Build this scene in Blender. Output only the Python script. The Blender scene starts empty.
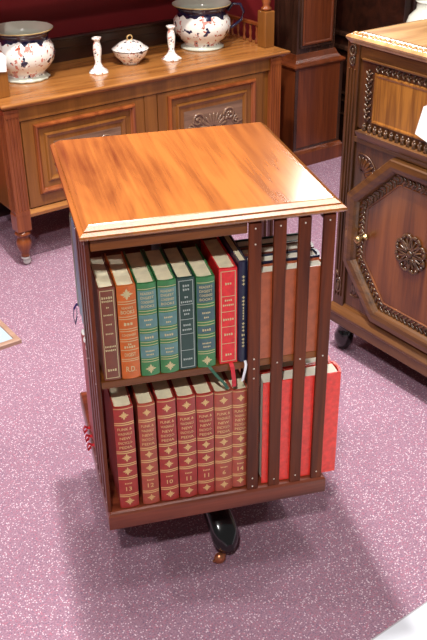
import bpy, bmesh, math, random
from mathutils import Vector, Matrix
random.seed(7)
PI = math.pi
scene = bpy.context.scene
COL = scene.collection
A = math.radians(21)

# ------------------------------------------------------------------ colour / materials
def lin(c):
    return tuple(((v/255)/12.92 if v/255 <= .04045 else ((v/255+.055)/1.055)**2.4) for v in c) + (1.0,)

def new_mat(name):
    m = bpy.data.materials.new(name); m.use_nodes = True
    nt = m.node_tree
    b = nt.nodes['Principled BSDF']
    return m, nt, b

def sset(b, **k):
    for n, v in k.items():
        n = n.replace('_', ' ')
        if n in b.inputs: b.inputs[n].default_value = v

def plain(name, c, rough=.5, metal=0., coat=0., spec=.5, noise=.0, nscale=40):
    m, nt, b = new_mat(name)
    sset(b, Roughness=rough, Metallic=metal)
    b.inputs['Coat Weight'].default_value = coat
    b.inputs['Coat Roughness'].default_value = .12
    b.inputs['Specular IOR Level'].default_value = spec
    tc = nt.nodes.new('ShaderNodeTexCoord')
    n = nt.nodes.new('ShaderNodeTexNoise'); n.inputs['Scale'].default_value = nscale; n.inputs['Detail'].default_value = 3
    r = nt.nodes.new('ShaderNodeValToRGB')
    l = lin(c)
    r.color_ramp.elements[0].position = .3; r.color_ramp.elements[1].position = .7
    r.color_ramp.elements[0].color = tuple(v*(1-noise) for v in l[:3])+(1,)
    r.color_ramp.elements[1].color = tuple(min(1, v*(1+noise)) for v in l[:3])+(1,)
    nt.links.new(tc.outputs['Object'], n.inputs['Vector'])
    nt.links.new(n.outputs['Fac'], r.inputs['Fac'])
    nt.links.new(r.outputs['Color'], b.inputs['Base Color'])
    return m

def wood(name, dark, light, axis='z', rough=.3, coat=.3, scale=1., contrast=(.3, .72), bump=.08, spec=.5, fine=.35):
    m, nt, b = new_mat(name)
    L = nt.links.new
    tc = nt.nodes.new('ShaderNodeTexCoord')
    mp = nt.nodes.new('ShaderNodeMapping')
    s = [14*scale]*3; s['xyz'.index(axis)] = 1.6*scale
    mp.inputs['Scale'].default_value = s
    L(tc.outputs['Object'], mp.inputs['Vector'])
    n1 = nt.nodes.new('ShaderNodeTexNoise'); n1.inputs['Scale'].default_value = 1.0; n1.inputs['Detail'].default_value = 5; n1.inputs['Distortion'].default_value = 1.2
    L(mp.outputs[0], n1.inputs['Vector'])
    mp2 = nt.nodes.new('ShaderNodeMapping')
    s2 = [160*scale]*3; s2['xyz'.index(axis)] = 6*scale
    mp2.inputs['Scale'].default_value = s2
    L(tc.outputs['Object'], mp2.inputs['Vector'])
    n2 = nt.nodes.new('ShaderNodeTexNoise'); n2.inputs['Scale'].default_value = 1.0; n2.inputs['Detail'].default_value = 2
    L(mp2.outputs[0], n2.inputs['Vector'])
    mx = nt.nodes.new('ShaderNodeMath'); mx.operation = 'MULTIPLY_ADD'
    mx.inputs[1].default_value = fine
    sub = nt.nodes.new('ShaderNodeMath'); sub.operation = 'SUBTRACT'; sub.inputs[1].default_value = .5
    L(n2.outputs['Fac'], sub.inputs[0]); L(sub.outputs[0], mx.inputs[0]); L(n1.outputs['Fac'], mx.inputs[2])
    r = nt.nodes.new('ShaderNodeValToRGB')
    r.color_ramp.elements[0].position = contrast[0]; r.color_ramp.elements[1].position = contrast[1]
    r.color_ramp.elements[0].color = lin(dark); r.color_ramp.elements[1].color = lin(light)
    L(mx.outputs[0], r.inputs['Fac']); L(r.outputs['Color'], b.inputs['Base Color'])
    bp = nt.nodes.new('ShaderNodeBump'); bp.inputs['Strength'].default_value = bump; bp.inputs['Distance'].default_value = .002
    L(n2.outputs['Fac'], bp.inputs['Height']); L(bp.outputs[0], b.inputs['Normal'])
    sset(b, Roughness=rough)
    b.inputs['Coat Weight'].default_value = coat; b.inputs['Coat Roughness'].default_value = .15
    b.inputs['Specular IOR Level'].default_value = spec
    return m

M = {}
M['top'] = wood('mahogany top', (94, 46, 16), (164, 98, 42), 'y', .24, .8, .7, (.22, .58), .03)
M['mahog'] = wood('mahogany frame', (72, 26, 8), (122, 54, 18), 'z', .42, .05, 1.2, (.3, .75), spec=.25)
M['mahogx'] = wood('mahogany rail', (88, 44, 14), (140, 80, 32), 'x', .35, .12, 1.2, (.3, .75), spec=.3)
M['mahogbase'] = wood('mahogany base', (82, 32, 16), (132, 62, 36), 'x', .35, .35, 1.2, (.3, .75))
M['walnut'] = wood('golden walnut', (108, 62, 22), (148, 92, 38), 'z', .3, .3, .9, (.25, .8))
M['walnutx'] = wood('walnut top', (134, 80, 36), (176, 116, 58), 'x', .25, .35, 1.2, (.3, .7))
M['walnutred'] = wood('red walnut', (108, 50, 22), (150, 80, 38), 'z', .28, .3, 1.3, (.3, .7))
M['carved'] = wood('carved brown', (92, 66, 50), (140, 106, 84), 'x', .3, .35, 2, (.3, .7))
M['darkwood'] = wood('dark stained wood', (26, 12, 8), (52, 24, 14), 'x', .3, .3, 1.2)
M['clockwood'] = wood('clock mahogany', (70, 30, 14), (128, 62, 30), 'z', .28, .4, .8, (.25, .75))
M['clockdark'] = wood('clock dark', (34, 20, 14), (78, 48, 34), 'z', .25, .5, 1.2)
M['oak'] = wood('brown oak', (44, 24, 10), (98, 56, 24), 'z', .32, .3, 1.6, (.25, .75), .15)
M['oakx'] = wood('brown oak rail', (54, 30, 12), (114, 72, 32), 'x', .32, .3, 1.6, (.25, .75), .15)
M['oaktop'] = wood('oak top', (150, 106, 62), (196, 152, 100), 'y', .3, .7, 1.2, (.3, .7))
M['oakgold'] = wood('figured oak panel', (112, 66, 22), (156, 100, 38), 'z', .3, .35, 1.6, (.35, .65), .1, fine=.5)
M['oakred'] = wood('red oak panel', (80, 40, 16), (128, 72, 32), 'z', .3, .35, 1.4, (.3, .7))
M['oakdark'] = wood('carved dark oak', (46, 28, 16), (104, 74, 50), 'x', .28, .5, 3, (.3, .7))
M['black'] = plain('ebonised black', (12, 12, 13), .18, coat=.6)
M['copper'] = plain('copper', (196, 128, 92), .3, metal=.85)
M['brass'] = plain('aged brass', (176, 150, 104), .25, metal=.9)
M['pin'] = plain('steel pin', (225, 220, 205), .3, metal=.5)
M['ceramic'] = plain('grey ceramic caster', (190, 190, 184), .25, coat=.4)
M['paper'] = plain('white card', (246, 244, 240), .6)
M['string'] = plain('string', (215, 205, 180), .8)
M['pages'] = plain('cream page block', (240, 230, 194), .8, noise=.1, nscale=60)
M['pagesw'] = plain('white page block', (240, 234, 214), .8, noise=.06, nscale=60)
M['gold'] = plain('gilt', (214, 176, 116), .35, metal=.25)
M['palegold'] = plain('pale gilt', (200, 186, 138), .35, metal=.2)
M['silver'] = plain('silver foil', (168, 178, 168), .35, metal=.3)
M['redwall'] = plain('dark red wall', (122, 10, 16), .7, noise=.12, nscale=3)
M['wallpale'] = plain('pale wall', (196, 180, 160), .8, noise=.04, nscale=3)
M['glassblue'] = plain('pale blue glass', (176, 196, 208), .08, coat=.6, noise=.04, nscale=3)
M['palewood'] = wood('pale frame wood', (150, 116, 96), (186, 152, 130), 'x', .4, .1)

def leather(name, c, rough=.38):
    return plain(name, c, rough, coat=.15, noise=.14, nscale=90)

def carpet():
    m, nt, b = new_mat('mauve speckled carpet')
    L = nt.links.new
    tc = nt.nodes.new('ShaderNodeTexCoord')
    base = nt.nodes.new('ShaderNodeTexNoise'); base.inputs['Scale'].default_value = 260; base.inputs['Detail'].default_value = 2
    L(tc.outputs['Object'], base.inputs['Vector'])
    r0 = nt.nodes.new('ShaderNodeValToRGB')
    r0.color_ramp.elements[0].position = .32; r0.color_ramp.elements[0].color = lin((130, 96, 112))
    r0.color_ramp.elements[1].position = .68; r0.color_ramp.elements[1].color = lin((160, 126, 142))
    L(base.outputs['Fac'], r0.inputs['Fac'])
    prev = r0.outputs['Color']
    for sc, pos, colr, off in ((230, .62, (206, 184, 192), 0), (230, .72, (166, 104, 122), 3.3), (230, .72, (120, 98, 118), 7.7)):
        mp = nt.nodes.new('ShaderNodeMapping'); mp.inputs['Location'].default_value = (off, off*1.3, 0)
        L(tc.outputs['Object'], mp.inputs['Vector'])
        v = nt.nodes.new('ShaderNodeTexVoronoi'); v.inputs['Scale'].default_value = sc
        L(mp.outputs[0], v.inputs['Vector'])
        # only some cells carry a fleck
        sp = nt.nodes.new('ShaderNodeSeparateColor'); L(v.outputs['Color'], sp.inputs[0])
        gt = nt.nodes.new('ShaderNodeMath'); gt.operation = 'GREATER_THAN'; gt.inputs[1].default_value = pos
        L(sp.outputs[0], gt.inputs[0])
        lt = nt.nodes.new('ShaderNodeMath'); lt.operation = 'LESS_THAN'; lt.inputs[1].default_value = .38
        L(v.outputs['Distance'], lt.inputs[0])
        mu = nt.nodes.new('ShaderNodeMath'); mu.operation = 'MULTIPLY'
        L(gt.outputs[0], mu.inputs[0]); L(lt.outputs[0], mu.inputs[1])
        mx = nt.nodes.new('ShaderNodeMix'); mx.data_type = 'RGBA'
        L(mu.outputs[0], mx.inputs['Factor']); L(prev, mx.inputs['A']); mx.inputs['B'].default_value = lin(colr)
        prev = mx.outputs['Result']
    L(prev, b.inputs['Base Color'])
    sset(b, Roughness=.95)
    b.inputs['Specular IOR Level'].default_value = .15
    bp = nt.nodes.new('ShaderNodeBump'); bp.inputs['Strength'].default_value = .4; bp.inputs['Distance'].default_value = .003
    L(base.outputs['Fac'], bp.inputs['Height']); L(bp.outputs[0], b.inputs['Normal'])
    return m
M['carpet'] = carpet()

def tiles():
    m, nt, b = new_mat('white floor tiles')
    L = nt.links.new
    tc = nt.nodes.new('ShaderNodeTexCoord')
    br = nt.nodes.new('ShaderNodeTexBrick'); br.offset = 0
    br.inputs['Scale'].default_value = 1; br.inputs['Brick Width'].default_value = .3; br.inputs['Row Height'].default_value = .3
    br.inputs['Mortar Size'].default_value = .003
    br.inputs['Color1'].default_value = lin((206, 208, 214)); br.inputs['Color2'].default_value = lin((200, 202, 209)); br.inputs['Mortar'].default_value = lin((160, 160, 162))
    L(tc.outputs['Object'], br.inputs['Vector']); L(br.outputs['Color'], b.inputs['Base Color'])
    sset(b, Roughness=.35)
    return m
M['tiles'] = tiles()

def porcelain(name, neck=None, foot=None, blue=.62, pink=.60, gold_rim=None, scale=26):
    m, nt, b = new_mat(name)
    L = nt.links.new
    tc = nt.nodes.new('ShaderNodeTexCoord')
    sep = nt.nodes.new('ShaderNodeSeparateXYZ'); L(tc.outputs['Object'], sep.inputs[0])
    def noise(sc, off, det=2):
        mp = nt.nodes.new('ShaderNodeMapping'); mp.inputs['Location'].default_value = (off, off, off)
        L(tc.outputs['Object'], mp.inputs['Vector'])
        n = nt.nodes.new('ShaderNodeTexNoise'); n.inputs['Scale'].default_value = sc; n.inputs['Detail'].default_value = det
        L(mp.outputs[0], n.inputs['Vector']); return n.outputs['Fac']
    def gt(sock, v, op='GREATER_THAN'):
        g = nt.nodes.new('ShaderNodeMath'); g.operation = op; g.inputs[1].default_value = v
        L(sock, g.inputs[0]); return g.outputs[0]
    def mixc(f, a, bcol):
        mx = nt.nodes.new('ShaderNodeMix'); mx.data_type = 'RGBA'
        L(f, mx.inputs['Factor'])
        if isinstance(a, tuple): mx.inputs['A'].default_value = a
        else: L(a, mx.inputs['A'])
        mx.inputs['B'].default_value = bcol
        return mx.outputs['Result']
    c = mixc(gt(noise(scale*1.4, 1.1, 3), pink), lin((244, 240, 230)), lin((214, 142, 128)))
    c = mixc(gt(noise(scale*2.4, 4.4), pink+.04), c, lin((176, 84, 60)))
    c = mixc(gt(noise(scale*1.1, 9.2, 3), blue), c, lin((28, 28, 66)))
    if neck:
        z0, z1 = neck
        add = nt.nodes.new('ShaderNodeMath'); add.operation = 'MULTIPLY_ADD'; add.inputs[1].default_value = .06
        L(noise(22, 3.0), add.inputs[0]); L(sep.outputs[2], add.inputs[2])
        a1 = gt(add.outputs[0], z0+.03); a2 = gt(sep.outputs[2], z1, 'LESS_THAN')
        mu = nt.nodes.new('ShaderNodeMath'); mu.operation = 'MULTIPLY'; L(a1, mu.inputs[0]); L(a2, mu.inputs[1])
        c = mixc(mu.outputs[0], c, lin((26, 24, 54)))
    if foot:
        c = mixc(gt(sep.outputs[2], foot, 'LESS_THAN'), c, lin((206, 208, 190)))
    if gold_rim:
        c = mixc(gt(sep.outputs[2], gold_rim), c, lin((196, 168, 110)))
    L(c, b.inputs['Base Color'])
    sset(b, Roughness=.15); b.inputs['Coat Weight'].default_value = .5
    return m
M['pinner'] = plain('pale porcelain inside', (206, 208, 192), .2, coat=.4)
M['pnavy'] = plain('navy porcelain', (30, 26, 52), .2, coat=.5)

# ------------------------------------------------------------------ mesh builder
class MB:
    def __init__(s): s.v = []; s.f = []; s.m = []; s.s = []
    def add(s, vs, fs, mi=0, smooth=False, T=None):
        o = len(s.v)
        for p in vs:
            p = Vector(p)
            s.v.append(tuple(T(p)) if callable(T) else (tuple(T @ p) if T is not None else tuple(p)))
        for f in fs:
            s.f.append([i+o for i in f]); s.m.append(mi); s.s.append(smooth)
        return s
    def box(s, lo, hi, mi=0, bev=0., T=None):
        bm = bmesh.new(); bmesh.ops.create_cube(bm, size=1)
        lo = Vector(lo); hi = Vector(hi)
        for v in bm.verts: v.co = Vector([lo[i]+(v.co[i]+.5)*(hi[i]-lo[i]) for i in range(3)])
        if bev: bmesh.ops.bevel(bm, geom=bm.edges[:], offset=min(bev, .45*min(abs(hi[i]-lo[i]) for i in range(3))), segments=2, affect='EDGES', profile=.5)
        bm.verts.index_update()
        s.add([v.co for v in bm.verts], [[v.index for v in f.verts] for f in bm.faces], mi, False, T)
        bm.free(); return s
    def loops(s, L, mi=0, smooth=False, closed=True, cap0=True, cap1=True, T=None, ring=False):
        n = len(L[0]); vs = [p for l in L for p in l]; fs = []
        K = len(L)
        for k in range(K if ring else K-1):
            for i in range(n if closed else n-1):
                a = k*n+i; b = k*n+(i+1) % n; k2 = (k+1) % K
                fs.append([a, b, k2*n+(i+1) % n, k2*n+i])
        s.add(vs, fs, mi, smooth, T)
        if cap0: s.add(L[0], [list(range(n))[::-1]], mi, False, T)
        if cap1: s.add(L[-1], [list(range(n))], mi, False, T)
        return s
    def lathe(s, prof, n=24, c=(0, 0, 0), mi=0, T=None, mod=None, smooth=True, sx=1, sy=1, cap=True):
        L = []
        for r, z in prof:
            L.append([(c[0]+sx*(r*(mod(2*PI*i/n, z) if mod else 1))*math.cos(2*PI*i/n), c[1]+sy*(r*(mod(2*PI*i/n, z) if mod else 1))*math.sin(2*PI*i/n), c[2]+z) for i in range(n)])
        return s.loops(L, mi, smooth, True, cap, cap, T)
    def tube(s, path, r, n=8, mi=0, T=None, closed=False):
        P = [Vector(p) for p in path]; K = len(P); L = []
        up = Vector((.13, .21, 1)).normalized()
        for k in range(K):
            a = P[(k-1) % K] if (closed or k > 0) else P[k]
            b = P[(k+1) % K] if (closed or k < K-1) else P[k]
            d = (b-a).normalized()
            x = d.cross(up)
            if x.length < .05: x = d.cross(Vector((1, 0, 0)))
            x.normalize(); y = d.cross(x)
            rr = r[k] if isinstance(r, (list, tuple)) else r
            L.append([tuple(P[k]+x*rr*math.cos(2*PI*i/n)+y*rr*math.sin(2*PI*i/n)) for i in range(n)])
        return s.loops(L, mi, True, True, not closed, not closed, T, ring=closed)
    def ell(s, c, rad, n=10, m=6, mi=0, T=None, R=None):
        L = []
        for j in range(m+1):
            t = PI*j/m
            ring = []
            for i in range(n):
                q = Vector((rad[0]*math.sin(max(t, .02) if j < m else PI-.02)*math.cos(2*PI*i/n), rad[1]*math.sin(max(t, .02) if j < m else PI-.02)*math.sin(2*PI*i/n), -rad[2]*math.cos(t)))
                if R is not None: q = R @ q
                ring.append(tuple(q+Vector(c)))
            L.append(ring)
        return s.loops(L, mi, True, T=T)
    def rectprof(s, x0, x1, y0, y1, prof, mi=0, T=None, capmi=None):
        """stacked rectangles: prof = [(outset, z)]"""
        L = [[(x0-o, y0-o, z), (x1+o, y0-o, z), (x1+o, y1+o, z), (x0-o, y1+o, z)] for o, z in prof]
        return s.loops(L, mi, T=T)
    def polyprof(s, poly, prof, mi=0, T=None, cap=True):
        """poly in the u,v plane (counter-clockwise); prof = [(inset, w)]; w toward the viewer is -y"""
        L = []
        n = len(poly)
        for ins, w in prof:
            q = []
            for i in range(n):
                p0 = Vector(poly[i-1]); p1 = Vector(poly[i]); p2 = Vector(poly[(i+1) % n])
                d1 = (p1-p0).normalized(); d2 = (p2-p1).normalized()
                n1 = Vector((-d1.y, d1.x)); n2 = Vector((-d2.y, d2.x))
                k = (n1+n2); k = k/(k.dot(n1))
                r = p1+k*ins
                q.append((r.x, -w, r.y))
            L.append(q)
        return s.loops(L, mi, T=T, cap0=False, cap1=cap)
    def build(s, name, mats, parent=None, loc=None):
        me = bpy.data.meshes.new(name)
        me.from_pydata(s.v, [], s.f)
        mats = mats if isinstance(mats, (list, tuple)) else [mats]
        for m in mats: me.materials.append(m)
        me.polygons.foreach_set('material_index', s.m)
        me.polygons.foreach_set('use_smooth', s.s)
        bm = bmesh.new(); bm.from_mesh(me)
        bmesh.ops.recalc_face_normals(bm, faces=bm.faces[:])
        bm.to_mesh(me); bm.free()
        me.update()
        o = bpy.data.objects.new(name, me); COL.objects.link(o)
        if parent: o.parent = parent
        if loc: o.location = loc
        return o

def thing(name, label, cat, loc=(0, 0, 0), rz=0., group=None):
    o = bpy.data.objects.new(name, None); COL.objects.link(o)
    o.location = loc; o.rotation_euler = (0, 0, rz); o.empty_display_size = .05
    o['label'] = label; o['category'] = cat
    if group: o['group'] = group
    return o
def tag(o, label, cat, group=None):
    o['label'] = label; o['category'] = cat
    if group: o['group'] = group
    return o
def struct(o): o['kind'] = 'structure'; return o
def copy_tree(o, parent=None):
    c = o.copy(); COL.objects.link(c)
    if parent: c.parent = parent
    for ch in list(o.children): copy_tree(ch, c)
    return c
RZ = lambda a: Matrix.Rotation(a, 4, 'Z')

# room frame: origin at the sideboard's front left corner, x along the walls, y towards the back wall
E1 = Vector((math.cos(A), math.sin(A), 0)); E2 = Vector((-math.sin(A), math.cos(A), 0))
S0 = Vector((-.324, 1.336, 0))
def room(s, d, z=0): return S0+E1*s+E2*d+Vector((0, 0, z))

# ------------------------------------------------------------------ the room
def slab_at(name, mat, s0, s1, d0, d1, z0, z1, org=(0, 0)):
    c = room(org[0], org[1])
    mb = MB(); mb.box((s0-org[0], d0-org[1], z0), (s1-org[0], d1-org[1], z1))
    o = mb.build(name, mat, None, c); o.rotation_euler = (0, 0, A)
    return struct(o)
floor = slab_at('floor', M['carpet'], -3.2, 4.2, -4.4, .62, -.06, 0)
slab_at('wall_back', M['redwall'], -3.2, 4.2, .52, .62, 0, 2.9)
slab_at('wall_right', M['wallpale'], 4.1, 4.2, -4.4, .52, 0, 2.9)
slab_at('baseboard_back', M['darkwood'], -3.2, 4.1, .505, .52, 0, .12)
# white tiled aisle in front, edge runs parallel to the back wall
tl = MB(); tl.box((-.6, -1.6, 0), (2.6, 0, .004))
o = tl.build('floor', M['tiles'], None, (.235, -.548, 0)); o.rotation_euler = (0, 0, math.radians(22.5)); struct(o)

# framed pale panel lying at the left edge
fp = thing('framed_panel', 'pale blue panel in a thin wooden frame lying on the carpet at the left edge', 'panel', (-.362, .826, 0), A)
mb = MB(); mb.rectprof(-.5, 0, 0, .42, [(0, 0), (0, .012), (-.003, .015), (-.018, .015), (-.02, .011)]); mb.build('frame', M['palewood'], fp)
mb = MB(); mb.box((-.48, .02, .0105), (-.02, .40, .0125)); mb.build('glass_pane', M['glassblue'], fp)

# ------------------------------------------------------------------ revolving bookcase
bc = thing('revolving_bookcase', 'square mahogany revolving bookcase with slatted sides, two tiers full of books', 'bookcase')
mb = MB()
mb.rectprof(-.25, .25, -.25, .262, [(-.013, .812), (-.013, .815), (-.005, .816), (-.001, .819), (0, .822), (-.001, .8255), (-.0075, .8300), (-.0085, .8285), (-.0095, .8300), (-.0100, .8325), (-.0190, .8390), (-.0215, .84)])
mb.build('top', M['top'], bc)
mb = MB()
mb.rectprof(-.241, .243, -.243, .236, [(-.006, .136), (0, .141), (0, .176), (-.003, .181), (-.008, .183)])
mb.build('bottom_board', M['mahogbase'], bc)
mb = MB(); q_ = [(-.231, -.231), (.231, -.231), (.231, .231), (-.06, .231), (-.06, .115), (-.231, .115)]; mb.loops([[(x, y, z) for x, y in q_] for z in (.492, .507)]); mb.build('shelf', M['mahogx'], bc)
mb = MB(); mb.box((-.072, -.072, .184), (.072, .072, .491)); mb.box((-.072, -.072, .508), (.072, .072, .811)); mb.build('centre_column', M['mahog'], bc)
for k in range(4):
    R = RZ(-k*PI/2)
    mb = MB(); mb.box((-.231, -.236, .790), (.0605, -.218, .8115), bev=.002, T=R)
    mb.build('frieze_rail', M['mahogx'] if k % 2 == 0 else M['mahog'], bc)
    # bracket board that closes the bay behind the slats
    for j in range(3 if k == 2 else 4):
        x0 = .062+.0487*j; x1 = x0+.025
        mb = MB(); mb.box((x0, -.2405, .1815), (x1, -.2325, .8115), bev=.0018, T=R)
        so = mb.build('slat', M['mahog'], bc)
        pz = [.200, .800, .500]
        if j == 0: pz = [.190, .212, .800, .768, .516, .493, .470]
        for z in pz:
            mb = MB(); mb.ell(((x0+x1)/2, -.2405, z), (.0019, .0012, .0019), 8, 4, T=R); mb.build('pin', M['pin'], so)
# cross foot: hub and four ebonised legs with copper ball casters (floor at z = FZ in the case's own frame)
FZ = -.06
mb = MB(); mb.lathe([(.05, .135), (.055, .128), (.052, .09), (.04, .06), (.03, .02), (.0, .018)], 20, cap=False); mb.build('pivot_hub', M['black'], bc)
for k in range(4):
    R = RZ(k*PI/2+math.radians(9))
    L = []
    for t in range(17):
        u = t/16
        y = -.03-.180*u
        zc = .075-.086*u**1.5
        w = .026+.008*u; h = .026+.008*u
        if t >= 14: q = (t-13)/3.15; w *= math.sqrt(max(.0, 1-q**2)); h *= math.sqrt(max(.0, 1-q**2))
        L.append([(w*math.copysign(abs(math.cos(a))**.7, math.cos(a)), y, zc+h*math.copysign(abs(math.sin(a))**.7, math.sin(a))) for a in [2*PI*i/16 for i in range(16)]])
    mb = MB(); mb.loops(L, smooth=True, T=R); mb.tube([(0, -.175, .0), (-.006, -.182, FZ+.020)], .008, T=R)
    ft = mb.build('foot', M['black'], bc)
    mb = MB(); mb.ell((-.020, -.196, FZ+.0145), (.0145, .012, .0145), 14, 10, T=R); mb.tube([(-.004, -.190, FZ+.0145), (-.038, -.200, FZ+.0145)], .0035, T=R)
    mb.build('caster', M['copper'], ft)

# ------------------------------------------------------------------ lettering
_txt = {}
def text_geo(s):
    if s not in _txt:
        cu = bpy.data.curves.new('t', 'FONT'); cu.body = s; cu.size = 1; cu.align_x = 'CENTER'; cu.resolution_u = 2; cu.offset = .012
        ob = bpy.data.objects.new('t', cu); COL.objects.link(ob)
        dg = bpy.context.evaluated_depsgraph_get(); dg.update()
        me = ob.evaluated_get(dg).to_mesh()
        vs = [tuple(v.co) for v in me.vertices]; fs = [list(p.vertices) for p in me.polygons]
        ob.evaluated_get(dg).to_mesh_clear()
        bpy.data.objects.remove(ob); bpy.data.curves.remove(cu)
        x0 = min(v[0] for v in vs); x1 = max(v[0] for v in vs); y0 = min(v[1] for v in vs); y1 = max(v[1] for v in vs)
        _txt[s] = ([((v[0]-(x0+x1)/2), (v[1]-(y0+y1)/2)) for v in vs], fs, x1-x0, y1-y0)
    return _txt[s]

READ = {'FUNK &', 'WAGNALLS', 'NEW', 'ENCYCLO-', 'PEDIA', "READER'S", 'DIGEST', 'CONDENSED', 'BOOKS', 'R.D.'}
# ------------------------------------------------------------------ books
class Spine:
    def __init__(s, t, bulge): s.t = t; s.b = bulge
    def y(s, x): return -s.b*(1-(2*x/s.t)**2) if s.b else 0
def book(name, label, t, h, d, cov, style, loc, rz=0., pages='pages', bulge=.004, vol='', group=None, ribbon=None, text=None, texcol=None, labcol=None, cat='book'):
    """origin at the foot of the spine, spine faces -y"""
    bk = thing(name, label, cat, loc, rz, group)
    sp = Spine(t, bulge)
    mb = MB()
    N = 8; th = .0025
    out = [(-t/2+t*i/N, sp.y(-t/2+t*i/N)) for i in range(N+1)]
    prof = [(-t/2, d)]+out+[(t/2, d), (t/2-th, d)]+[(max(-t/2+th, min(t/2-th, x)), y+th+.003) for x, y in reversed(out)]+[(-t/2+th, d)]
    n = len(prof)
    vs = [(x, y, 0) for x, y in prof]+[(x, y, h) for x, y in prof]
    fs = [[i, (i+1) % n, n+(i+1) % n, n+i] for i in range(n)]
    # top and bottom rims as strips
    m = N+1
    inner = [n-1-i for i in range(m+2)]
    outer = list(range(0, m+2))
    for i in range(m+1):
        fs.append([outer[i], outer[i+1], inner[i+1], inner[i]])
        fs.append([outer[i]+n, outer[i+1]+n, inner[i+1]+n, inner[i]+n])
    mb.add(vs, fs, 0)
    def patch(z0, z1, f0=-1, f1=1, mi=1, off=.0004):
        xs = [t/2*(f0+(f1-f0)*i/6) for i in range(7)]
        v = [(x, sp.y(x)-off, z0) for x in xs]+[(x, sp.y(x)-off, z1) for x in xs]
        mb.add(v, [[i, i+1, 8+i, 7+i] for i in range(6)], mi)
    def flower(zc, r, mi=1, off=.0007):
        for k in range(8):
            a = 2*PI*k/8; rr = r*(1 if k % 2 == 0 else .72)
            q = [(0, 0), (rr*.6*math.cos(a-.38), rr*.6*math.sin(a-.38)), (rr*math.cos(a), rr*math.sin(a)), (rr*.6*math.cos(a+.38), rr*.6*math.sin(a+.38))]
            mb.add([(x, sp.y(x)-off, zc+z) for x, z in q], [[0, 1, 2, 3]], mi)
    tx = mb
    def text_line(s, zc, hh, wmax=.78, ang=0):
        if s not in READ and not s.isdigit():      # too small to read in the photograph: a row of short gilt dabs
            n = max(2, len(s)); wd = min(wmax*t, n*hh*.75) if not ang else hh
            for i in range(n):
                a = -wd/2+wd*(i+.12)/n; b = -wd/2+wd*(i+.80)/n; e = (.0012 if ang else hh*(.36 if i % 3 else .46))
                if ang: mb.add([(-e, sp.y(0)-.0009, zc+a), (e, sp.y(0)-.0009, zc+a), (e, sp.y(0)-.0009, zc+b), (-e, sp.y(0)-.0009, zc+b)], [[0, 1, 2, 3]], 1)
                else: mb.add([(a, sp.y(a)-.0009, zc-e), (b, sp.y(b)-.0009, zc-e), (b, sp.y(b)-.0009, zc+e*.7), (a, sp.y(a)-.0009, zc+e)], [[0, 1, 2, 3]], 1)
            return
        g, f, w, H = text_geo(s)
        k = hh/H; kx = min(k*1.15, wmax*t/w) if not ang else k
        if ang:
            k = hh/w; kx = k
            tx.add([(-y*min(k*1.3, .55*t/H), sp.y(0)-.0009, zc+x*k) for x, y in g], f, 1); return
        tx.add([(x*kx, sp.y(x*kx)-.0009, zc+y*k) for x, y in g], f, 1)
    mats = [cov, texcol or M['gold'], labcol or M['gold']]
    if style == 'set':         # red encyclopedia
        fr = lambda q: h*(1-q)
        for q in (.155, .43, .555, .69, .87): patch(fr(q)-.0035, fr(q)-.001); patch(fr(q)+.001, fr(q)+.0035)
        patch(fr(.012)-.001, fr(.012)+.0008)
        for q in (.075, .485, .62, .93): flower(fr(q), t*.26)
        for i, s in enumerate(('FUNK &', 'WAGNALLS', 'NEW', 'ENCYCLO-', 'PEDIA')): text_line(s, fr(.205+.044*i), .0062, .74)
        text_line('-----', fr(.745), .0042, .6)
        text_line(vol, fr(.80), .0105, .6)
    elif style == 'banded':    # gilt bands with teal labels
        fr = lambda q: h*(1-q)
        for q0, q1 in ((.07, .27), (.33, .47), (.53, .61), (.67, .80)): patch(fr(q1), fr(q0), -.97, .97, 2, .0003)
        for q in (.055, .285, .315, .485, .515, .625, .655, .815, .84): patch(fr(q)-.0007, fr(q)+.0007, -.95, .95)
        for i, s in enumerate(("READER'S", 'DIGEST', 'CONDENSED', 'BOOKS')): text_line(s, fr(.10+.045*i), .0055, .7)
        text_line('-----', fr(.38), .0045, .6); text_line('---', fr(.43), .0045, .6)
        text_line('----', fr(.57), .006, .5); text_line('------', fr(.72), .004, .7); text_line('-----', fr(.76), .004, .6)
        flower(fr(.92), t*.3)
    elif style == 'rd':        # tan with R.D initials
        fr = lambda q: h*(1-q)
        for q in (.16, .185, .32, .345, .45, .475, .56, .585, .68, .78, .80): patch(fr(q)-.0007, fr(q)+.0007, -.95, .95)
        flower(fr(.085), t*.34)
        text_line("READER'S", fr(.225), .005, .6); text_line('BOOKS', fr(.27), .008, .72)
        text_line('---', fr(.395), .008, .5); text_line('CONDENSED', fr(.515), .005, .75)
        text_line('--', fr(.615), .005, .3); text_line('-----', fr(.645), .006, .65); text_line('DIGEST', fr(.73), .008, .6)
        text_line('R.D.', fr(.89), .012, .55)
    elif style in ('frame', 'panels'):     # thin rectangular outline and small centred lines
        for z0, z1, a, b in ((.005, .0065, -.82, .82), (h-.0065, h-.005, -.82, .82), (.005, h-.005, -.82, -.74), (.005, h-.005, .74, .82)): patch(z0, z1, a, b)
        if style == 'panels':
            for q in (.22, .40, .56, .72): patch(h*q-.0006, h*q+.0006, -.8, .8)
        for s, q, hh in (text or []): text_line(s, h*(1-q), hh, .66)
    elif style == 'ornate':
        for q in (.2, .36, .62, .82): 
            for dq in (-.035, 0, .035): flower(h*q+h*dq, t*.2)
        text_line('-----', h*.5, .03, ang=1); text_line('--', h*.28, .006, .4)
    elif style == 'bands':
        for q in (.08, .25, .5, .75, .92): patch(h*q-.001, h*q+.001)
    mb.build('cover', mats, bk)
    mb = MB(); mb.box((-t/2+.003, .0045, .003), (t/2-.003, d-.004, h-.004), bev=.0); mb.build('page_block', M[pages], bk)
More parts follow.
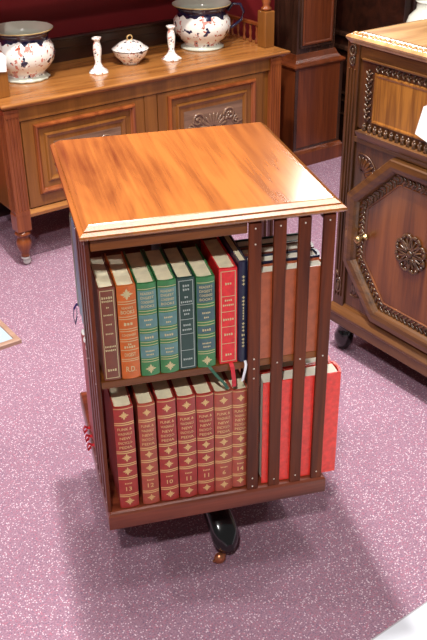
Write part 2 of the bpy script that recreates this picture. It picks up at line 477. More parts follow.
    if ribbon:
        c, pts, w = ribbon
        L = [[(p[0]-w/2, p[1], p[2]), (p[0]+w/2, p[1]-.0004, p[2]), (p[0]+w/2, p[1]-.0012, p[2]+.0003), (p[0]-w/2, p[1]-.0008, p[2]+.0003)] for p in pts]
        mb = MB(); mb.loops(L, smooth=False); mb.build('ribbon', c, bk)
    return bk

Lr = lambda c, n: leather(n, c)
c_brown = Lr((118, 60, 40), 'brown leather'); c_tan = Lr((200, 98, 30), 'tan leather'); c_green = Lr((58, 124, 70), 'green leather')
c_teal = Lr((92, 132, 130), 'teal label'); c_slate = Lr((32, 62, 54), 'slate green leather'); c_red = Lr((222, 32, 36), 'scarlet cloth')
c_navy = Lr((26, 30, 58), 'navy leather'); c_set = Lr((160, 46, 36), 'brick red leather'); c_set2 = Lr((166, 72, 52), 'faded red leather')
c_rust = Lr((172, 84, 46), 'rust cloth'); c_scar = Lr((236, 58, 46), 'bright red cloth'); c_grey = Lr((104, 116, 140), 'blue grey cloth'); c_olive = Lr((96, 96, 76), 'olive cloth')
rb_green = plain('green ribbon', (44, 96, 72), .5); rb_red = plain('red ribbon', (204, 36, 48), .45); rb_white = plain('white ribbon', (236, 236, 240), .5); rb_navy = plain('navy ribbon', (28, 30, 96), .5); rb_dred = plain('crimson ribbon', (190, 30, 44), .5)
ZU = .508; ZL = .1845; YF = -.2275
G1 = 'books on the front upper shelf'; G2 = 'red encyclopedia volumes on the front lower shelf'
TXT = [('-----', .10, .006), ('------', .135, .005), ('--', .2, .004), ('------', .28, .004), ('----', .38, .004), ('-----', .48, .004), ('-------', .62, .005), ('------', .66, .005), ('----', .88, .006)]
TP = [('---', .08, .006), ('---', .12, .006), ('--', .20, .005), ('------', .25, .005), ('----', .34, .005), ('---', .38, .005), ('----', .50, .005), ('-----', .55, .005), ('-----', .88, .005)]
TR = [('---', .15, .006), ('----', .32, .005), ('------', .37, .005), ('-----', .52, .006), ('----', .68, .006), ('---', .9, .006)]
def rib(dx=0, L=.05, ztop=0.0, sway=.01):   # hangs from the foot of the pages forward over the edge of the shelf
    return [(dx, .01, ztop+.001), (dx, -.004, ztop+.0012), (dx+.1*sway, -.012, ztop-.002), (dx+.5*sway, -.014, ztop-.35*L), (dx+sway, -.013, ztop-.7*L), (dx+sway*1.3, -.010, ztop-L)]
fu = [(-.2075, .032, .2025, c_brown, 'frame', dict(text=TXT, texcol=M['palegold'], bulge=.001)),
      (-.1710, .036, .2030, c_tan, 'rd', dict(texcol=M['palegold'])),
      (-.1325, .036, .2025, c_green, 'banded', dict(texcol=M['palegold'], labcol=c_teal)),
      (-.0940, .036, .2030, c_green, 'banded', dict(texcol=M['palegold'], labcol=c_teal)),
      (-.0575, .034, .2030, c_slate, 'panels', dict(text=TP, texcol=M['silver'], bulge=.001)),
      (-.0195, .036, .2000, c_green, 'banded', dict(texcol=M['palegold'], labcol=Lr((64, 96, 100), 'grey teal label'), ribbon=(rb_green, rib(.004, .055, 0, .028), .007))),
      (.0250, .036, .2110, c_red, 'panels', dict(text=TR, texcol=M['palegold'], bulge=.001, ribbon=(rb_red, rib(.004, .052, 0, .004), .0085))),
      (.0545, .018, .2230, c_navy, 'ornate', dict(texcol=M['palegold'], bulge=.003, ribbon=(rb_white, rib(.004, .042, 0, -.006), .005)))]
lab = ['brown leather book with thin gilt outline, leftmost on the front upper shelf', 'tan orange book with gilt bands and initials R.D. on the front upper shelf',
       'green book with teal labels beside the tan book on the upper shelf', 'green book with teal labels, second from the tan book, left of the dark slate one',
       'dark slate green book with silver panelled spine on the upper shelf', 'green book with green ribbon between dark slate book and scarlet book',
       'scarlet book with gilt framed spine and red ribbon on the upper shelf', 'narrow navy book with ornate gilt spine and white ribbon next to slats']
for (x, t, h, c, st, kw), lb in zip(fu, lab):
    book('book', lb, t, h, .145, c, st, (x, YF, ZU), group=G1, **kw)
fl = [(-.1925, .040, .258, '13', c_set), (-.1460, .035, .257, '12', c_set2), (-.1050, .038, .260, '10', c_set), (-.0640, .038, .260, '11', c_set),
      (-.0250, .036, .259, '11', c_set), (.0135, .037, .257, '6', c_set2), (.0500, .034, .252, '14', c_set2)]
lab = ['red gilt encyclopedia volume 13, leftmost on the lower shelf', 'faded red gilt encyclopedia volume 12, second from left on lower shelf', 'red gilt encyclopedia volume 10 on the lower shelf',
       'red gilt encyclopedia volume 11 right beside volume 10', 'narrower red gilt encyclopedia volume 11 left of volume 6', 'faded red gilt encyclopedia volume 6 on the lower shelf', 'red gilt encyclopedia volume 14 against the slats on the lower shelf']
for i, ((x, t, h, v, c), lb) in enumerate(zip(fl, lab)):
    book('encyclopedia_volume', lb, t, h, .15, c, 'set', (x, YF-.0005, ZL+(.004 if i == 6 else 0)), vol=v, group=G2, texcol=M['gold'])
# right-hand bay: spines face +x, first cover is seen through the front slats
y = -.230
for i, (t, h, c, lb) in enumerate([(.036, .193, c_rust, 'rust brown book behind the slats, front of the right upper bay'), (.033, .197, c_navy, 'dark book second behind the slats in the right upper bay'),
                                   (.034, .199, c_brown, 'brown book third behind the slats in the right upper bay'), (.034, .200, c_slate, 'dark green book last in the right upper bay')]):
    book('book', lb, t, h, .145, c, 'bands', (.222, y+t/2, ZU), PI/2, 'pagesw', group='books in the right upper bay'); y += t+.002
y = -.230
for i, (t, h, c, lb) in enumerate([(.044, .262, c_scar, 'large bright red book behind the slats, front of the right lower bay'), (.036, .262, c_scar, 'bright red book second behind the slats, right lower bay'), (.040, .258, c_brown, 'brown book third behind the slats in the right lower bay')]):
    book('book', lb, t, h, .17, c, 'bands', (.268-.006*i, y+t/2, ZL), PI/2, 'pagesw', group='books in the right lower bay'); y += t+.003
# left-hand bay: spines face -x
y = .112
lu = [(.036, .215, c_olive, 'olive book with a blue looped ribbon at the back of the left upper bay'), (.036, .222, c_grey, 'blue grey book in the left upper bay, beside the olive one'),
      (.038, .225, c_grey, 'blue grey book in the left upper bay next to the brown one'), (.034, .218, c_brown, 'brown book in the left upper bay nearest the slats')]
for i, (t, h, c, lb) in enumerate(lu):
    kw = dict(ribbon=(rb_navy, [(0, .01, .001), (0, -.006, .001), (.002, -.013, -.008), (.001, -.015, -.03), (-.002, -.012, -.048), (-.003, -.007, -.03), (-.002, -.006, -.012)], .012)) if i == 0 else {}
    book('book', lb, t, h, .145, c, 'plain', (-.232, y-t/2, ZU), -PI/2, 'pagesw', group='books in the left upper bay', **kw); y -= t+.003
y = .080
for i, lb in enumerate(['dark red volume at the back of the left lower bay', 'dark red volume second from the back in the left lower bay', 'dark red volume in the left lower bay, third from the back', 'dark red volume in the left lower bay nearest the slats']):
    t = .031
    kw = {}
    if i < 3:
        kw = dict(ribbon=(rb_dred, [(0, .01, .006), (0, -.008, .006), (.004, -.016, .014), (.002, -.020, .004), (0, -.018, -.006), (-.003, -.010, -.001)], .010))
    book('encyclopedia_volume', lb, t, .268, .15, c_set, 'plain', (-.233, y-t/2, ZL), -PI/2, 'pagesw', group='volumes in the left lower bay', **kw); y -= t+.003
    mb = MB(); mb.ell((0, .001, .2675), (.0135, .0045, .006), 10, 6); mb.build('headband', M['paper'], [o for o in COL.objects if o.name.startswith('encyclopedia_volume')][-1])

# the case is 48 cm square: bring the whole stack (drawn 50 cm square) to its real size and place
BK = 1.49895/(1.49895+.06)
BO = Vector((-.38179*(1-BK), -1.72671*(1-BK), .06*BK))
_done = set()
for o in [x for x in COL.objects if x.parent is None and (x is bc or x.get('category') == 'book')]:
    o.location = Vector(o.location)*BK+BO
    for c in o.children_recursive:
        if c.type == 'MESH' and c.data.name not in _done:
            c.data.transform(Matrix.Scale(BK, 4)); _done.add(c.data.name)

# ------------------------------------------------------------------ carving helpers (u right, w out, v up)
def F(y0=0):
    return lambda u, v, w: (u, y0-w, v)
def leaf(mb, f, u, v, w, a, L, W, mi=0, hgt=.004):
    R = Matrix.Rotation(-a, 3, 'Y')
    mb.ell(f(u+math.cos(a)*L/2, v+math.sin(a)*L/2, w), (L/2, hgt, W/2), 8, 6, mi, R=R)
def leafband(mb, f, p, q, step, size, w=0., mi=0):
    p = Vector(p); q = Vector(q); d = q-p; n = max(2, round(d.length/step)); a = math.atan2(d.y, d.x)
    for i in range(n):
        c = p+d*((i+.5)/n)
        s = 1 if i % 2 else -1
        leaf(mb, f, c.x-math.cos(a)*size*.5, c.y-math.sin(a)*size*.5, w, a+s*.75, size*1.0, size*.36, mi)
        leaf(mb, f, c.x-math.cos(a)*size*.3, c.y-math.sin(a)*size*.3, w, a-s*.9, size*.75, size*.3, mi)
        mb.ell(f(c.x+math.cos(a)*size*.35, c.y+math.sin(a)*size*.35, w), (size*.15, .004, size*.15), 6, 5, mi)
def spiral(mb, f, cu, cv, w, r, a0, turns, tube, mi=0, dirn=1):
    n = int(18*turns); pts = []; rr = []
    for i in range(n+1):
        k = i/n; a = a0+dirn*turns*2*PI*k; R = r*(1-.78*k)
        pts.append(f(cu+R*math.cos(a), cv+R*math.sin(a), w)); rr.append(tube*(1-.4*k))
    mb.tube(pts, rr, 6, mi); mb.ell(pts[-1], (tube*1.5,)*3, 6, 5, mi)

# ------------------------------------------------------------------ sideboard
sb = thing('sideboard', 'golden brown wooden sideboard with fluted columns and carved door panels by the red wall', 'sideboard', S0, A)
DB = .42
mb = MB(); mb.rectprof(.0, 1.235, .0, DB, [(-.016, .583), (-.012, .588), (-.004, .592), (0, .597), (0, .601), (-.003, .604), (-.006, .605)]); mb.build('top', M['walnutx'], sb)
mb = MB(); mb.box((.035, .035, .19), (1.185, DB-.01, .583)); mb.build('carcass', M['walnut'], sb)
mb = MB(); mb.rectprof(.045, 1.175, .03, DB-.015, [(0, .183), (.008, .186), (.010, .198), (.004, .206), (0, .212)]); mb.build('bottom_moulding', M['walnutx'], sb)
mb = MB(); mb.box((.06, .022, .535), (1.16, .036, .583), bev=.002); mb.build('top_rail', M['walnut'], sb)
mb = MB(); mb.box((.566, .026, .212), (.620, .036, .535), bev=.002); mb.build('centre_stile', M['walnut'], sb)
for sx in (.010, 1.148):
    for dy in (.012, DB-.07):
        mb = MB()
        x0, x1, y0, y1 = sx, sx+.054, dy, dy+.054
        mb.box((x0, y0, .57), (x1, y1, .583), bev=.001)
        # fluted shaft: front and left faces get raised reeds between grooves
        mb.box((x0+.003, y0+.003, .205), (x1-.003, y1-.003, .57))
        mb.box((x0, y0, .14), (x1, y1, .205), bev=.003)
        for r in range(5):
            xx = x0+.004+r*.0115-.0015
            mb.box((xx, y0, .215), (xx+.0045, y0+.004, .563), bev=.001)
            yy = y0+.004+r*.0115-.0015
            mb.box((x0, yy, .215), (x0+.004, yy+.0045, .563), bev=.001)
        mb.box((x0, y0, .555), (x1, y0+.004, .572)); mb.box((x0, y0, .200), (x1, y0+.004, .218))
        c = mb.build('fluted_column', M['walnutred'], sb)
        mb = MB()
        cx, cy = (x0+x1)/2, (y0+y1)/2
        mb.lathe([(.020, .140), (.024, .136), (.029, .130), (.029, .124), (.022, .120), (.018, .116), (.022, .108), (.027, .096), (.028, .086), (.024, .070), (.018, .056), (.014, .046), (.016, .042), (.016, .036), (.0, .035)], 20, (cx, cy, 0))
        lg = mb.build('turned_leg', M['walnutred'], sb)
        mb = MB(); mb.lathe([(.015, .036), (.017, .03), (.012, .024)], 16, (cx, cy, 0)); mb.ell((cx+.004, cy, .015), (.015, .011, .015), 14, 10); mb.build('caster', M['ceramic'], lg)
for (a, b) in ((.116, .522), (.666, 1.078)):
    mb = MB(); mb.box((a-.042, .027, .216), (b+.042, .0355, .532), bev=.002)
    dr = mb.build('door', M['walnut'], sb)
    f = F(.027)
    poly = [(a, .262), (b, .262), (b, .516), (a, .516)]
    mb = MB(); mb.polyprof(poly, [(0, 0), (0, .006), (.004, .014), (.009, .015), (.014, .010), (.017, .004), (.020, .002)], T=lambda p: Vector((p.x, p.y+.027, p.z)), cap=False)
    mb.build('raised_moulding', M['walnutred'], dr)
    mb = MB(); mb.polyprof([(a+.038, .300), (b-.038, .300), (b-.038, .478), (a+.038, .478)], [(0, 0), (.003, .005), (.008, .007), (.014, .003), (.02, .0005)], T=lambda p: Vector((p.x, p.y+.0265, p.z)), cap=False)
    mb.build('inner_moulding', M['walnut'], dr)
    u0, u1, v0, v1 = a+.072, b-.062, .330, .442
    mb = MB(); mb.box((u0, .0262, v0), (u1, .0275, v1))
    cu = (u0+u1)/2; cv = (v0+v1)/2
    for k in range(-4, 5):
        an = PI/2+k*.32; leaf(mb, f, cu+.006*math.cos(an), cv-.035+.006*math.sin(an), .002, an, .062, .014)
    for s in (-1, 1):
        spiral(mb, f, cu+s*.075, cv+.012, .002, .028, (PI if s > 0 else 0), 1.4, .005, dirn=-s)
        spiral(mb, f, cu+s*.110, cv-.020, .002, .020, (PI/2), 1.3, .0045, dirn=s)
        for k in range(5):
            leaf(mb, f, cu+s*(.035+.018*k), cv-.02+.01*math.sin(k), .002, (PI/2-s*(.5+.25*k)), .036, .010)
    mb.build('carved_panel', M['carved'], dr)
# gallery
mb = MB(); mb.box((.05, DB-.018, .605), (1.185, DB-.004, .685)); mb.build('gallery_back', M['darkwood'], sb)
mb = MB(); mb.box((.05, DB-.024, .685), (1.185, DB, .697), bev=.003); mb.box((.05, DB-.022, .650), (1.185, DB-.018, .655)); mb.build('gallery_rail', M['darkwood'], sb)
for sx in (.030, 1.178):
    dd = .088
    mb = MB(); mb.box((sx-.002, dd, .605), (sx+.045, dd+.052, .745), bev=.003)
    po = mb.build('post', M['walnut'], sb)
    mb = MB(); cx, cy = sx+.0215, dd+.026
    mb.lathe([(.014, .745), (.021, .750), (.021, .756), (.013, .762), (.015, .770), (.018, .782), (.012, .800), (.010, .82), (.016, .835), (.018, .86), (.012, .9), (.016, .94), (.020, .985), (.0, .985)], 18, (cx, cy, 0))
    mb.build('turned_column', M['walnutred'], po)
    mb = MB(); mb.box((cx-.009, dd+.05, .678), (cx+.009, DB-.01, .690), bev=.002)
    rl = mb.build('side_rail', M['walnutred'], sb)
    for k in range(6):
        yy = dd+.085+k*.042
        mb = MB(); mb.lathe([(.004, .605), (.008, .610), (.007, .618), (.004, .628), (.007, .645), (.004, .662), (.006, .672), (.004, .679)], 10, (cx, yy, 0)); mb.build('spindle', M['walnutred'], sb)

mb = MB(); mb.rectprof(.02, 1.215, .07, DB, [(-.01, .985), (0, .990), (0, 1.002), (-.006, 1.008)]); mb.build('upper_shelf', M['walnutx'], sb)
for sx in (.05, 1.15):
    mb = MB(); mb.box((sx, DB-.05, .697), (sx+.035, DB-.02, .985), bev=.003); mb.build('rear_upright', M['darkwood'], sb)

# ------------------------------------------------------------------ porcelain on the sideboard
ZT = .6052
def pot(name, label, s, d, H, R, neck, foot_sc, handle, grp):
    t = thing(name, label, 'pot', room(s, d, ZT), A, grp)
    m = porcelain(name+' glaze', neck=neck, foot=.016, gold_rim=H-.004)
    k = R/.1; q = H/.165
    mod = (lambda a, z: 1+.035*math.cos(14*a) if z < .02 else 1) if foot_sc else None
    mb = MB()
    mb.lathe([(.060*k, 0), (.074*k, .001), (.074*k, .007*q), (.062*k, .014*q), (.060*k, .022*q), (.078*k, .038*q), (.094*k, .062*q), (.099*k, .085*q), (.095*k, .108*q), (.083*k, .128*q), (.080*k, .138*q), (.088*k, .152*q), (.100*k, .164*q), (.099*k, .1655*q)], 40, mod=mod, cap=False)
    mb.add([(0, 0, .0005)], [], 0)
    mb.build('body', m, t)
    mb = MB(); mb.lathe([(.099*k, .1655*q), (.094*k, .160*q), (.083*k, .147*q), (.076*k, .137*q), (.079*k, .126*q), (.090*k, .106*q), (.094*k, .085*q), (.08*k, .045*q), (.04*k, .026*q), (.004, .024*q)], 40, cap=False)
    mb.build('inside', M['pinner'], t)
    if handle:
        for sg, ang in ((1, handle),):
            T = RZ(ang)
            pts = [(.088*k, 0, .135*q), (.105*k, 0, .160*q), (.130*k, 0, .158*q), (.142*k, 0, .130*q), (.134*k, 0, .100*q), (.115*k, 0, .082*q), (.098*k, 0, .070*q)]
            mb = MB(); mb.tube(pts, [.007, .006, .0055, .0055, .0055, .006, .006], 8, T=T); mb.build('handle', M['pnavy'], t)
    return t
pot('flowered_pot', 'large flowered porcelain pot with scalloped pale foot at the left of the sideboard', .225, .280, .176, .114, (.138, .172), True, None, 'porcelain pots on the sideboard')
pot('flowered_pot', 'large flowered porcelain pot with dark looped handle at the right of the sideboard', .995, .268, .170, .118, (.128, .166), False, -.55, 'porcelain pots on the sideboard')
mcs = porcelain('candlestick glaze', blue=.68, pink=.6, scale=60)
cs = thing('candlestick', 'white flowered porcelain candlestick left of the covered dish', 'candlestick', room(.468, .178, ZT), A, 'porcelain candlesticks')
mod = lambda a, z: 1+(.07*math.cos(6*a) if z < .03 else (.10*math.cos(4*a) if z > .118 else .05*math.cos(4*a)))
mb = MB(); mb.lathe([(.0, 0), (.036, 0), (.037, .004), (.030, .010), (.020, .018), (.013, .030), (.011, .040), (.014, .060), (.016, .085), (.013, .105), (.010, .112), (.013, .118), (.017, .122), (.017, .127), (.009, .128), (.008, .115), (0, .113)], 24, mod=mod, cap=False); mb.build('stick', mcs, cs)
c2 = copy_tree(cs); c2.location = room(.785, .172, ZT); c2.rotation_euler.z = A+.5; c2['label'] = 'white flowered porcelain candlestick between the covered dish and the handled pot'
tu = thing('covered_dish', 'small round covered porcelain dish with loop knob between the two candlesticks', 'dish', room(.632, .222, ZT), A)
mdish = porcelain('dish glaze', blue=.66, pink=.62, scale=48)
mb = MB(); mb.lathe([(0, 0), (.032, 0), (.034, .006), (.045, .016), (.060, .032), (.066, .046), (.068, .052)], 32, cap=False); mb.lathe([(.068, .052), (.070, .054), (.062, .055)], 32, mi=1, cap=False); mb.build('bowl', [mdish, M['pnavy']], tu)
mb = MB(); mb.lathe([(.070, .0555), (.068, .058), (.055, .066), (.040, .078), (.020, .086), (0, .087)], 32, cap=False)
ld = mb.build('lid', mdish, tu)
mb = MB(); mb.tube([(.011*math.cos(a), 0, .095+.010*math.sin(a)) for a in [2*PI*i/14 for i in range(14)]], .0028, 6, closed=True); mb.build('knob', M['gold'], ld)

# tag tied to the left gallery post
def price_tag(label, T0, w, h, tilt, string):
    t = thing('paper_tag', label, 'tag', T0, A if string else A-PI/2)
    R = Matrix.Rotation(tilt, 4, 'Y')
    mb = MB()
    mb.loops([[(-w/2, y, -h), (w/2, y, -h), (w/2, y, -.25*w), (.22*w, y, 0), (-.22*w, y, 0), (-w/2, y, -.25*w)] for y in (-.0008, .0)], T=R)
    mb.build('card', M['paper'], t)
    mb = MB(); mb.tube([R @ Vector((0, -.0012, -.006)), (0, -.002, .006), (0.002, .0, .02), (.001, .004, .034)], .0007, 6); mb.build('string', M['string'], t)
    return t
price_tag('blank white paper tag hanging on the left gallery post of the sideboard', room(.046, .082, .765-.006), .056, .064, .08, True)

# ------------------------------------------------------------------ longcase clock (lower part visible)
CO = Vector((1.070, 2.100, 0))
ck = thing('longcase_clock', 'dark mahogany longcase clock standing right of the sideboard', 'clock', CO, A)
mb = MB(); mb.rectprof(-.130, .150, .0, .20, [(.014, 0), (.014, .062), (.010, .068), (.006, .074), (0, .080)]); mb.build('plinth', M['clockwood'], ck)
mb = MB(); mb.rectprof(-.128, .148, .002, .20, [(0, .08), (0, .45)]); mb.build('base_box', [M['clockwood']], ck)
mb = MB()
for a, b in ((-.128, -.112), (.132, .148)): mb.box((a, -.002, .08), (b, .004, .45), bev=.001)
mb.box((-.112, -.001, .08), (.132, .004, .090)); mb.build('corner_strip', M['clockdark'], ck)
mb = MB(); mb.rectprof(-.100, .118, .03, .19, [(.034, .448), (.038, .456), (.036, .463), (.022, .470), (.012, .482), (.008, .492), (.004, .502), (0, .504)]); mb.build('waist_moulding', M['clockwood'], ck)
mb = MB(); mb.rectprof(-.100, .118, .03, .19, [(0, .504), (0, 1.50)]); mb.build('trunk', M['clockdark'], ck)
mb = MB(); mb.box((-.085, .022, .525), (.103, .030, 1.45), bev=.002)
dr = mb.build('trunk_door', M['clockdark'], ck)
mb = MB(); mb.polyprof([(-.075, .540), (.093, .540), (.093, 1.44), (-.075, 1.44)], [(0, 0), (0, .004), (.006, .005), (.012, .0015)], T=lambda p: Vector((p.x, p.y+.022, p.z))); mb.build('door_panel', M['clockwood'], dr)
mb = MB(); mb.rectprof(-.13, .148, .0, .2, [(-.02, 1.50), (.01, 1.53), (.01, 1.95), (.03, 1.97), (.03, 2.0)]); hd = mb.build('hood', M['clockwood'], ck)
mb = MB(); mb.lathe([(.10, 0), (.10, .006), (0, .006)], 32, T=Matrix.Translation((.009, -.010, 1.74)) @ Matrix.Rotation(PI/2, 4, 'X')); mb.build('dial', M['brass'], hd)

# ------------------------------------------------------------------ dark furniture in the back right
wd = thing('wardrobe', 'very dark wooden wardrobe with paired side mouldings behind the oak cabinet', 'wardrobe', room(1.80, -.06), A)
mb = MB(); mb.box((0, 0, .03), (1.5, .54, 1.9), bev=.004); mb.build('carcass', M['darkwood'], wd)
for k in range(4):
    mb = MB(); mb.box(((k % 2)*1.44, (k//2)*.48, 0), ((k % 2)*1.44+.06, (k//2)*.48+.06, .03)); mb.build('foot', M['darkwood'], wd)
for z in (.175, .238, .272, .470, .530):
    mb = MB(); mb.box((-.020, .01, z), (.004, .53, z+(.022 if z > .3 else .010)), bev=.006); mb.build('side_moulding', M['clockdark'], wd)
for k in range(3):
    mb = MB(); mb.box((.04+k*.49, -.012, .10), (.50+k*.49, .0, 1.8), bev=.003); d0 = mb.build('door', M['darkwood'], wd)
    mb = MB(); mb.polyprof([(.1+k*.49, .16), (.44+k*.49, .16), (.44+k*.49, 1.74), (.1+k*.49, 1.74)], [(0, 0), (.004, .006), (.015, .002)], T=lambda p: Vector((p.x, p.y-.012, p.z))); mb.build('panel', M['clockwood'] if k == 1 else M['darkwood'], d0)

# ------------------------------------------------------------------ carved oak cabinet on the right
KO = Vector((.558, .548, 0)); W = .60; D = .46
kb = thing('carved_cabinet', 'carved brown oak cabinet with octagonal moulded door at the right edge', 'cabinet', KO, A-PI/2)
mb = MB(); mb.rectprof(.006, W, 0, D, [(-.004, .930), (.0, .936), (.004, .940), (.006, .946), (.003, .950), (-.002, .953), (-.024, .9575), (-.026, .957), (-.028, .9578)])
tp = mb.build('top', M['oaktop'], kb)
mb = MB()
n = 34
for i in range(n):
    x = .008+(W-.016)*(i+.5)/n
    R = Matrix.Rotation(.2, 3, 'X')
    mb.ell((x, .0115, .9560), (.0055, .0080, .0018), 8, 5, R=R)
    mb.ell((x+.5*(W-.016)/n, .0115, .9560), (.0018, .0060, .0016), 6, 4, R=R)
mb.build('carved_edge', M['oaktop'], tp)
mb = MB(); mb.box((.03, .0262, .9572), (W-.03, .0280, .9582)); mb.build('inlay_line', M['darkwood'], tp)
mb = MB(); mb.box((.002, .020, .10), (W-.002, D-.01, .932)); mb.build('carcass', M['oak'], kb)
# stiles
for x0 in (-.002, W-.045):
    mb = MB()
    mb.box((x0, .006, .10), (x0+.045, .022, .932), bev=.002)
    for j in range(3): mb.box((x0+.009+j*.011, .002, .19), (x0+.0135+j*.011, .008, .865), bev=.0015)
    st = mb.build('stile', M['oak'], kb)
    mb = MB(); f = F(.006)
    for (v, r) in ((.912, .014), (.886, .011)):
        mb = MB(); mb.tube([f(x0+.0225+r*.75*math.cos(a), v+r*math.sin(a), .002) for a in [2*PI*i/14 for i in range(14)]], .003, 6, closed=True)
        mb.ell(f(x0+.0225, v, .002), (.004, .004, .006), 8, 6); mb.build('carved_loop', M['oakdark'], st)
    mb = MB()
    mb.tube([f(x0+.0225+.011*math.cos(a), .225+.022*math.sin(a), .002) for a in [2*PI*i/14 for i in range(14)]], .0028, 6, closed=True)
    leaf(mb, f, x0+.0225, .208, .003, PI/2, .034, .010); leaf(mb, f, x0+.0225, .255, .003, PI/2+.5, .02, .008)
    mb.build('carved_loop', M['oakdark'], st)
# rails
mb = MB(); mb.box((.043, .010, .893), (W-.045, .022, .932), bev=.002); mb.box((.055, .004, .893), (W-.055, .012, .899), bev=.002); mb.build('frieze_rail', M['oakx'], kb)
mb = MB(); mb.rectprof(.058, W-.058, .004, .03, [(-.004, .684), (.0, .688), (.004, .698), (.006, .706), (-.006, .711)]); mb.box((.043, .008, .672), (W-.045, .022, .686)); lr = mb.build('ledge_rail', M['oakx'], kb)
f = F(.004)
mb = MB()
for i in range(24):
    x = .072+i*.0200
    if x > W-.07: break
    leaf(mb, f, x, .708, -.004, PI/2-.5, .022, .008, hgt=.005); leaf(mb, f, x+.010, .708, -.004, PI/2+.5, .022, .008, hgt=.005); mb.ell(f(x+.005, .728, -.004), (.004, .004, .004), 6, 5)
mb.build('carved_leaf_band', M['oakdark'], lr)
# upper drawer panel with carved drops
mb = MB(); mb.box((.043, .014, .712), (W-.045, .022, .893)); up = mb.build('drawer_front', M['oak'], kb)
mb = MB(); mb.polyprof([(.098, .735), (W-.098, .735), (W-.098, .868), (.098, .868)], [(0, 0), (.002, .003), (.006, .003), (.010, .001)], T=lambda p: Vector((p.x, p.y+.014, p.z))); mb.build('drawer_panel', M['oakgold'], up)
f = F(.013)
mb = MB()
for x in (.080, W-.080):
    leafband(mb, f, (x, .738), (x, .872), .016, .019, .002)
leafband(mb, f, (.10, .881), (W-.10, .881), .018, .016, .0015)
mb.build('carved_leaf_border', M['oakdark'], up)
# door area
mb = MB(); mb.box((.043, .013, .160), (W-.045, .022, .672), bev=.001); mb.build('spandrel_board', M['oak'], kb)
mb = MB()
cx = .300
oct_out = [(.170, .172), (.430, .172), (.556, .318), (.556, .526), (.405, .668), (.195, .668), (.044, .526), (.044, .318)]
mb.polyprof(oct_out, [(0, -.006), (0, .018), (.003, .022), (.018, .024), (.030, .021), (.036, .015), (.040, .008), (.041, .003)], T=lambda p: Vector((p.x, p.y+.013, p.z)), cap=False)
dr = mb.build('door', M['oakx'], kb)
mb = MB()
mb.polyprof(oct_out, [(.040, .003), (.064, .003), (.066, .006), (.068, .006), (.070, .002)], T=lambda p: Vector((p.x, p.y+.013, p.z)))
mb.build('door_panel', M['oakred'], dr)
def inset(poly, d):
    r = []
    n = len(poly)
    for i in range(n):
        p0 = Vector(poly[i-1]); p1 = Vector(poly[i]); p2 = Vector(poly[(i+1) % n])
        d1 = (p1-p0).normalized(); d2 = (p2-p1).normalized()
        n1 = Vector((-d1.y, d1.x)); n2 = Vector((-d2.y, d2.x)); k = (n1+n2); k = k/k.dot(n1)
        r.append(p1+k*d)
    return r
mb = MB(); f = F(.013)
mid = inset(oct_out, .0525)
for i in range(8):
    leafband(mb, f, mid[i-1], mid[i], .0155, .020, .0045)
mb.build('carved_leaf_border', M['oakdark'], dr)
mb = MB(); f = F(.010)
cu, cv = .283, .425
for k in range(8):
    a = 2*PI*k/8+PI/8
    for s in (-1, 1):
        pts = []
        for i in range(11):
            q = i/10; rr = .012+.042*math.sin(q*PI/2); aa = a+s*(.05+.30*math.sin(q*PI)**1)*(1 if q < .9 else .7)
            pts.append(f(cu+rr*math.cos(aa), cv+rr*math.sin(aa), .003))
        mb.tube(pts, [.0032]*11, 6)
        mb.ell(f(cu+.050*math.cos(a+s*.16), cv+.050*math.sin(a+s*.16), .003), (.006, .004, .006), 8, 5)
    leaf(mb, f, cu+.014*math.cos(a), cv+.014*math.sin(a), .003, a, .030, .006)
mb.ell(f(cu, cv, .004), (.010, .006, .010), 12, 8)
mb.tube([f(cu+.015*math.cos(t), cv+.015*math.sin(t), .003) for t in [2*PI*i/16 for i in range(16)]], .0025, 6, closed=True)
mb.build('carved_rosette', M['oakdark'], dr)
# knob
T = Matrix.Translation((.112, .004, .412)) @ Matrix.Rotation(PI/2, 4, 'X')
mb = MB(); mb.lathe([(.0, -.004), (.011, -.004), (.011, -.002), (.005, .0), (.0045, .012), (.010, .017), (.0125, .024), (.010, .031), (.004, .034), (0, .0345)], 18, T=T); mb.build('knob', M['brass'], dr)
mb = MB(); f = F(-.009)
mb.lathe([(0, 0), (.006, 0), (.006, .0015), (0, .0016)], 14, T=Matrix.Translation((.055, -.0085, .417)) @ Matrix.Rotation(PI/2, 4, 'X')); mb.box(f(.053, .398, .0012), f(.057, .415, -.0005)); mb.build('key_escutcheon', M['brass'], dr)
# spandrel fans
for (u, v, a0, a1) in ((.075, .585, .05, PI/2+.25), (.525, .585, PI/2-.25, PI-.05), (.080, .265, -PI/2-.25, -.1), (.520, .265, PI+.1, 1.5*PI+.25)):
    mb = MB(); f = F(.013)
    for k in range(7):
        a = a0+(a1-a0)*k/6
        leaf(mb, f, u+.010*math.cos(a), v+.010*math.sin(a), .001, a, .044, .012, hgt=.004)
    mb.tube([f(u+.058*math.cos(a0+(a1-a0)*i/12), v+.058*math.sin(a0+(a1-a0)*i/12), .001) for i in range(13)], .0025, 6)
    mb.build('carved_fan', M['oakdark'] if v < .4 else M['oak'], kb)
# plinth mouldings and bun feet
mb = MB(); mb.rectprof(.005, W-.012, .012, D-.02, [(0, .094), (.014, .098), (.020, .104), (.020, .132), (.024, .138), (.024, .144), (.016, .152), (.006, .160), (.0, .168), (0, .170)]); mb.build('base_moulding', M['oakx'], kb)
for x in (.028, W-.028):
    for y_ in (.035, D-.05):
        mb = MB(); mb.lathe([(.016, .095), (.024, .088), (.018, .078), (.022, .066), (.030, .048), (.028, .024), (.018, .008), (.014, 0), (0, 0)], 20, (x, y_, 0)); mb.build('bun_foot', M['black'], kb)
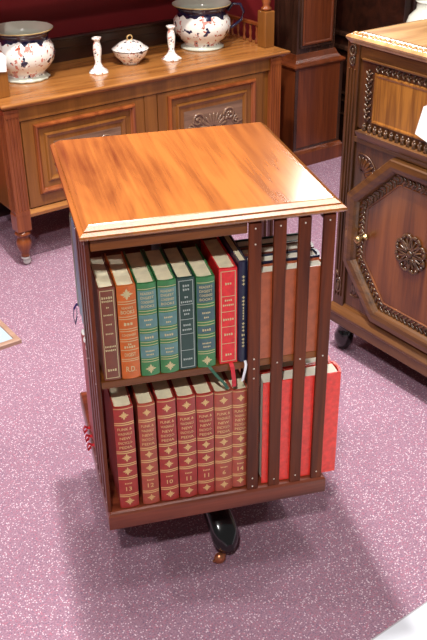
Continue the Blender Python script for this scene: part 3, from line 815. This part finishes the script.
# paper ticket on the drawer
R = RZ(0)
tk = price_tag('blank white paper ticket hanging on the upper panel of the carved oak cabinet', KO+E1*(-.004)+(-E2)*.322+Vector((0, 0, .836)), .064, .092, .25, False)

# pale jar glimpsed behind the cabinet, on a dark pedestal
pdx = thing('pedestal', 'dark square pedestal behind the oak cabinet under the pale jar', 'stand', room(1.565, -.40), A)
mb = MB(); mb.box((-.09, -.09, 0), (.09, .09, .04), bev=.004); mb.box((-.06, -.06, .04), (.06, .06, .53), bev=.003); mb.build('column', M['darkwood'], pdx)
mb = MB(); mb.box((-.1, -.1, .53), (.1, .1, .56), bev=.004); mb.build('top', M['darkwood'], pdx)
jr = thing('ginger_jar', 'pale greenish jar with gilt band on the pedestal behind the oak cabinet', 'jar', room(1.565, -.40, .56), A)
mb = MB(); mb.lathe([(0, 0), (.05, 0), (.055, .01), (.085, .08), (.09, .14), (.07, .2), (.045, .225), (.045, .25), (.05, .255), (0, .256)], 28); mb.build('body', M['pinner'], jr)
mb = MB(); mb.lathe([(.0905, .13), (.092, .136), (.0905, .142)], 28, cap=False); mb.build('gilt_band', M['gold'], jr)

# ------------------------------------------------------------------ lights
def area(name, loc, target, size, power, col=(1, .95, .88), spread=PI):
    l = bpy.data.lights.new(name, 'AREA'); l.shape = 'DISK'; l.size = size; l.energy = power; l.color = col; l.spread = spread
    o = bpy.data.objects.new(name, l); COL.objects.link(o); o.location = loc
    o.rotation_euler = (Vector(target)-Vector(loc)).to_track_quat('-Z', 'Y').to_euler()
    return o
N_ = (1, .97, .95)
area('ceiling_spot_a', (-.05, .33, 3.0), (0, 0, 0), .10, 92, N_)
area('ceiling_spot_b', (-.14, .80, 3.0), (0, 0, 0), .10, 34, N_)
area('ceiling_spot_c', (-.75, -2.3, 2.9), (0, .1, .4), .14, 74, N_)
area('ceiling_spot_d', (-1.9, .3, 2.9), (.2, .3, .3), .14, 22, (.98, .97, 1))
area('ceiling_spot_e', (-.4, .35, 2.9), (.0, 1.6, .5), .20, 20, N_)
area('ceiling_spot_f', (.62, -.15, 2.9), (.62, -.15, .0), .16, 20, N_)
area('top_glare_lamp', (1.15, 2.0, 1.9), (.3, 0, .8), .35, 9, N_)  # added lamp, no known fixture: puts the glare on the bookcase top
t_ = area('moulding_glare_strip', (.50, -.60, 2.9), (.50, -.60, 0), 1.4, 25, N_); t_.data.shape = 'RECTANGLE'; t_.data.size_y = .40  # added strip lamp, sized and placed to whiten the bookcase's front moulding
w = bpy.data.worlds.new('World'); scene.world = w; w.use_nodes = True
w.node_tree.nodes['Background'].inputs[0].default_value = (1, .97, .96, 1); w.node_tree.nodes['Background'].inputs[1].default_value = .18

# ------------------------------------------------------------------ camera
cam = bpy.data.cameras.new('camera'); co = bpy.data.objects.new('camera', cam); COL.objects.link(co); scene.camera = co
yaw, pitch, roll = .2465, .52123, -.01264
fw = Vector((math.sin(yaw)*math.cos(pitch), math.cos(yaw)*math.cos(pitch), -math.sin(pitch)))
r = fw.cross(Vector((0, 0, 1))).normalized(); u = r.cross(fw)
r2 = math.cos(roll)*r+math.sin(roll)*u; u2 = -math.sin(roll)*r+math.cos(roll)*u
Mx = Matrix(((r2.x, u2.x, -fw.x, -.38179), (r2.y, u2.y, -fw.y, -1.72671), (r2.z, u2.z, -fw.z, 1.49895), (0, 0, 0, 1)))
co.matrix_world = Mx
cam.sensor_fit = 'VERTICAL'; cam.sensor_height = 36; cam.lens = 920.56/640*36; cam.clip_start = .05
vs = scene.view_settings
vs.view_transform = 'Standard'; vs.look = 'None'; vs.gamma = 1; vs.use_curve_mapping = False; vs.exposure = -.12
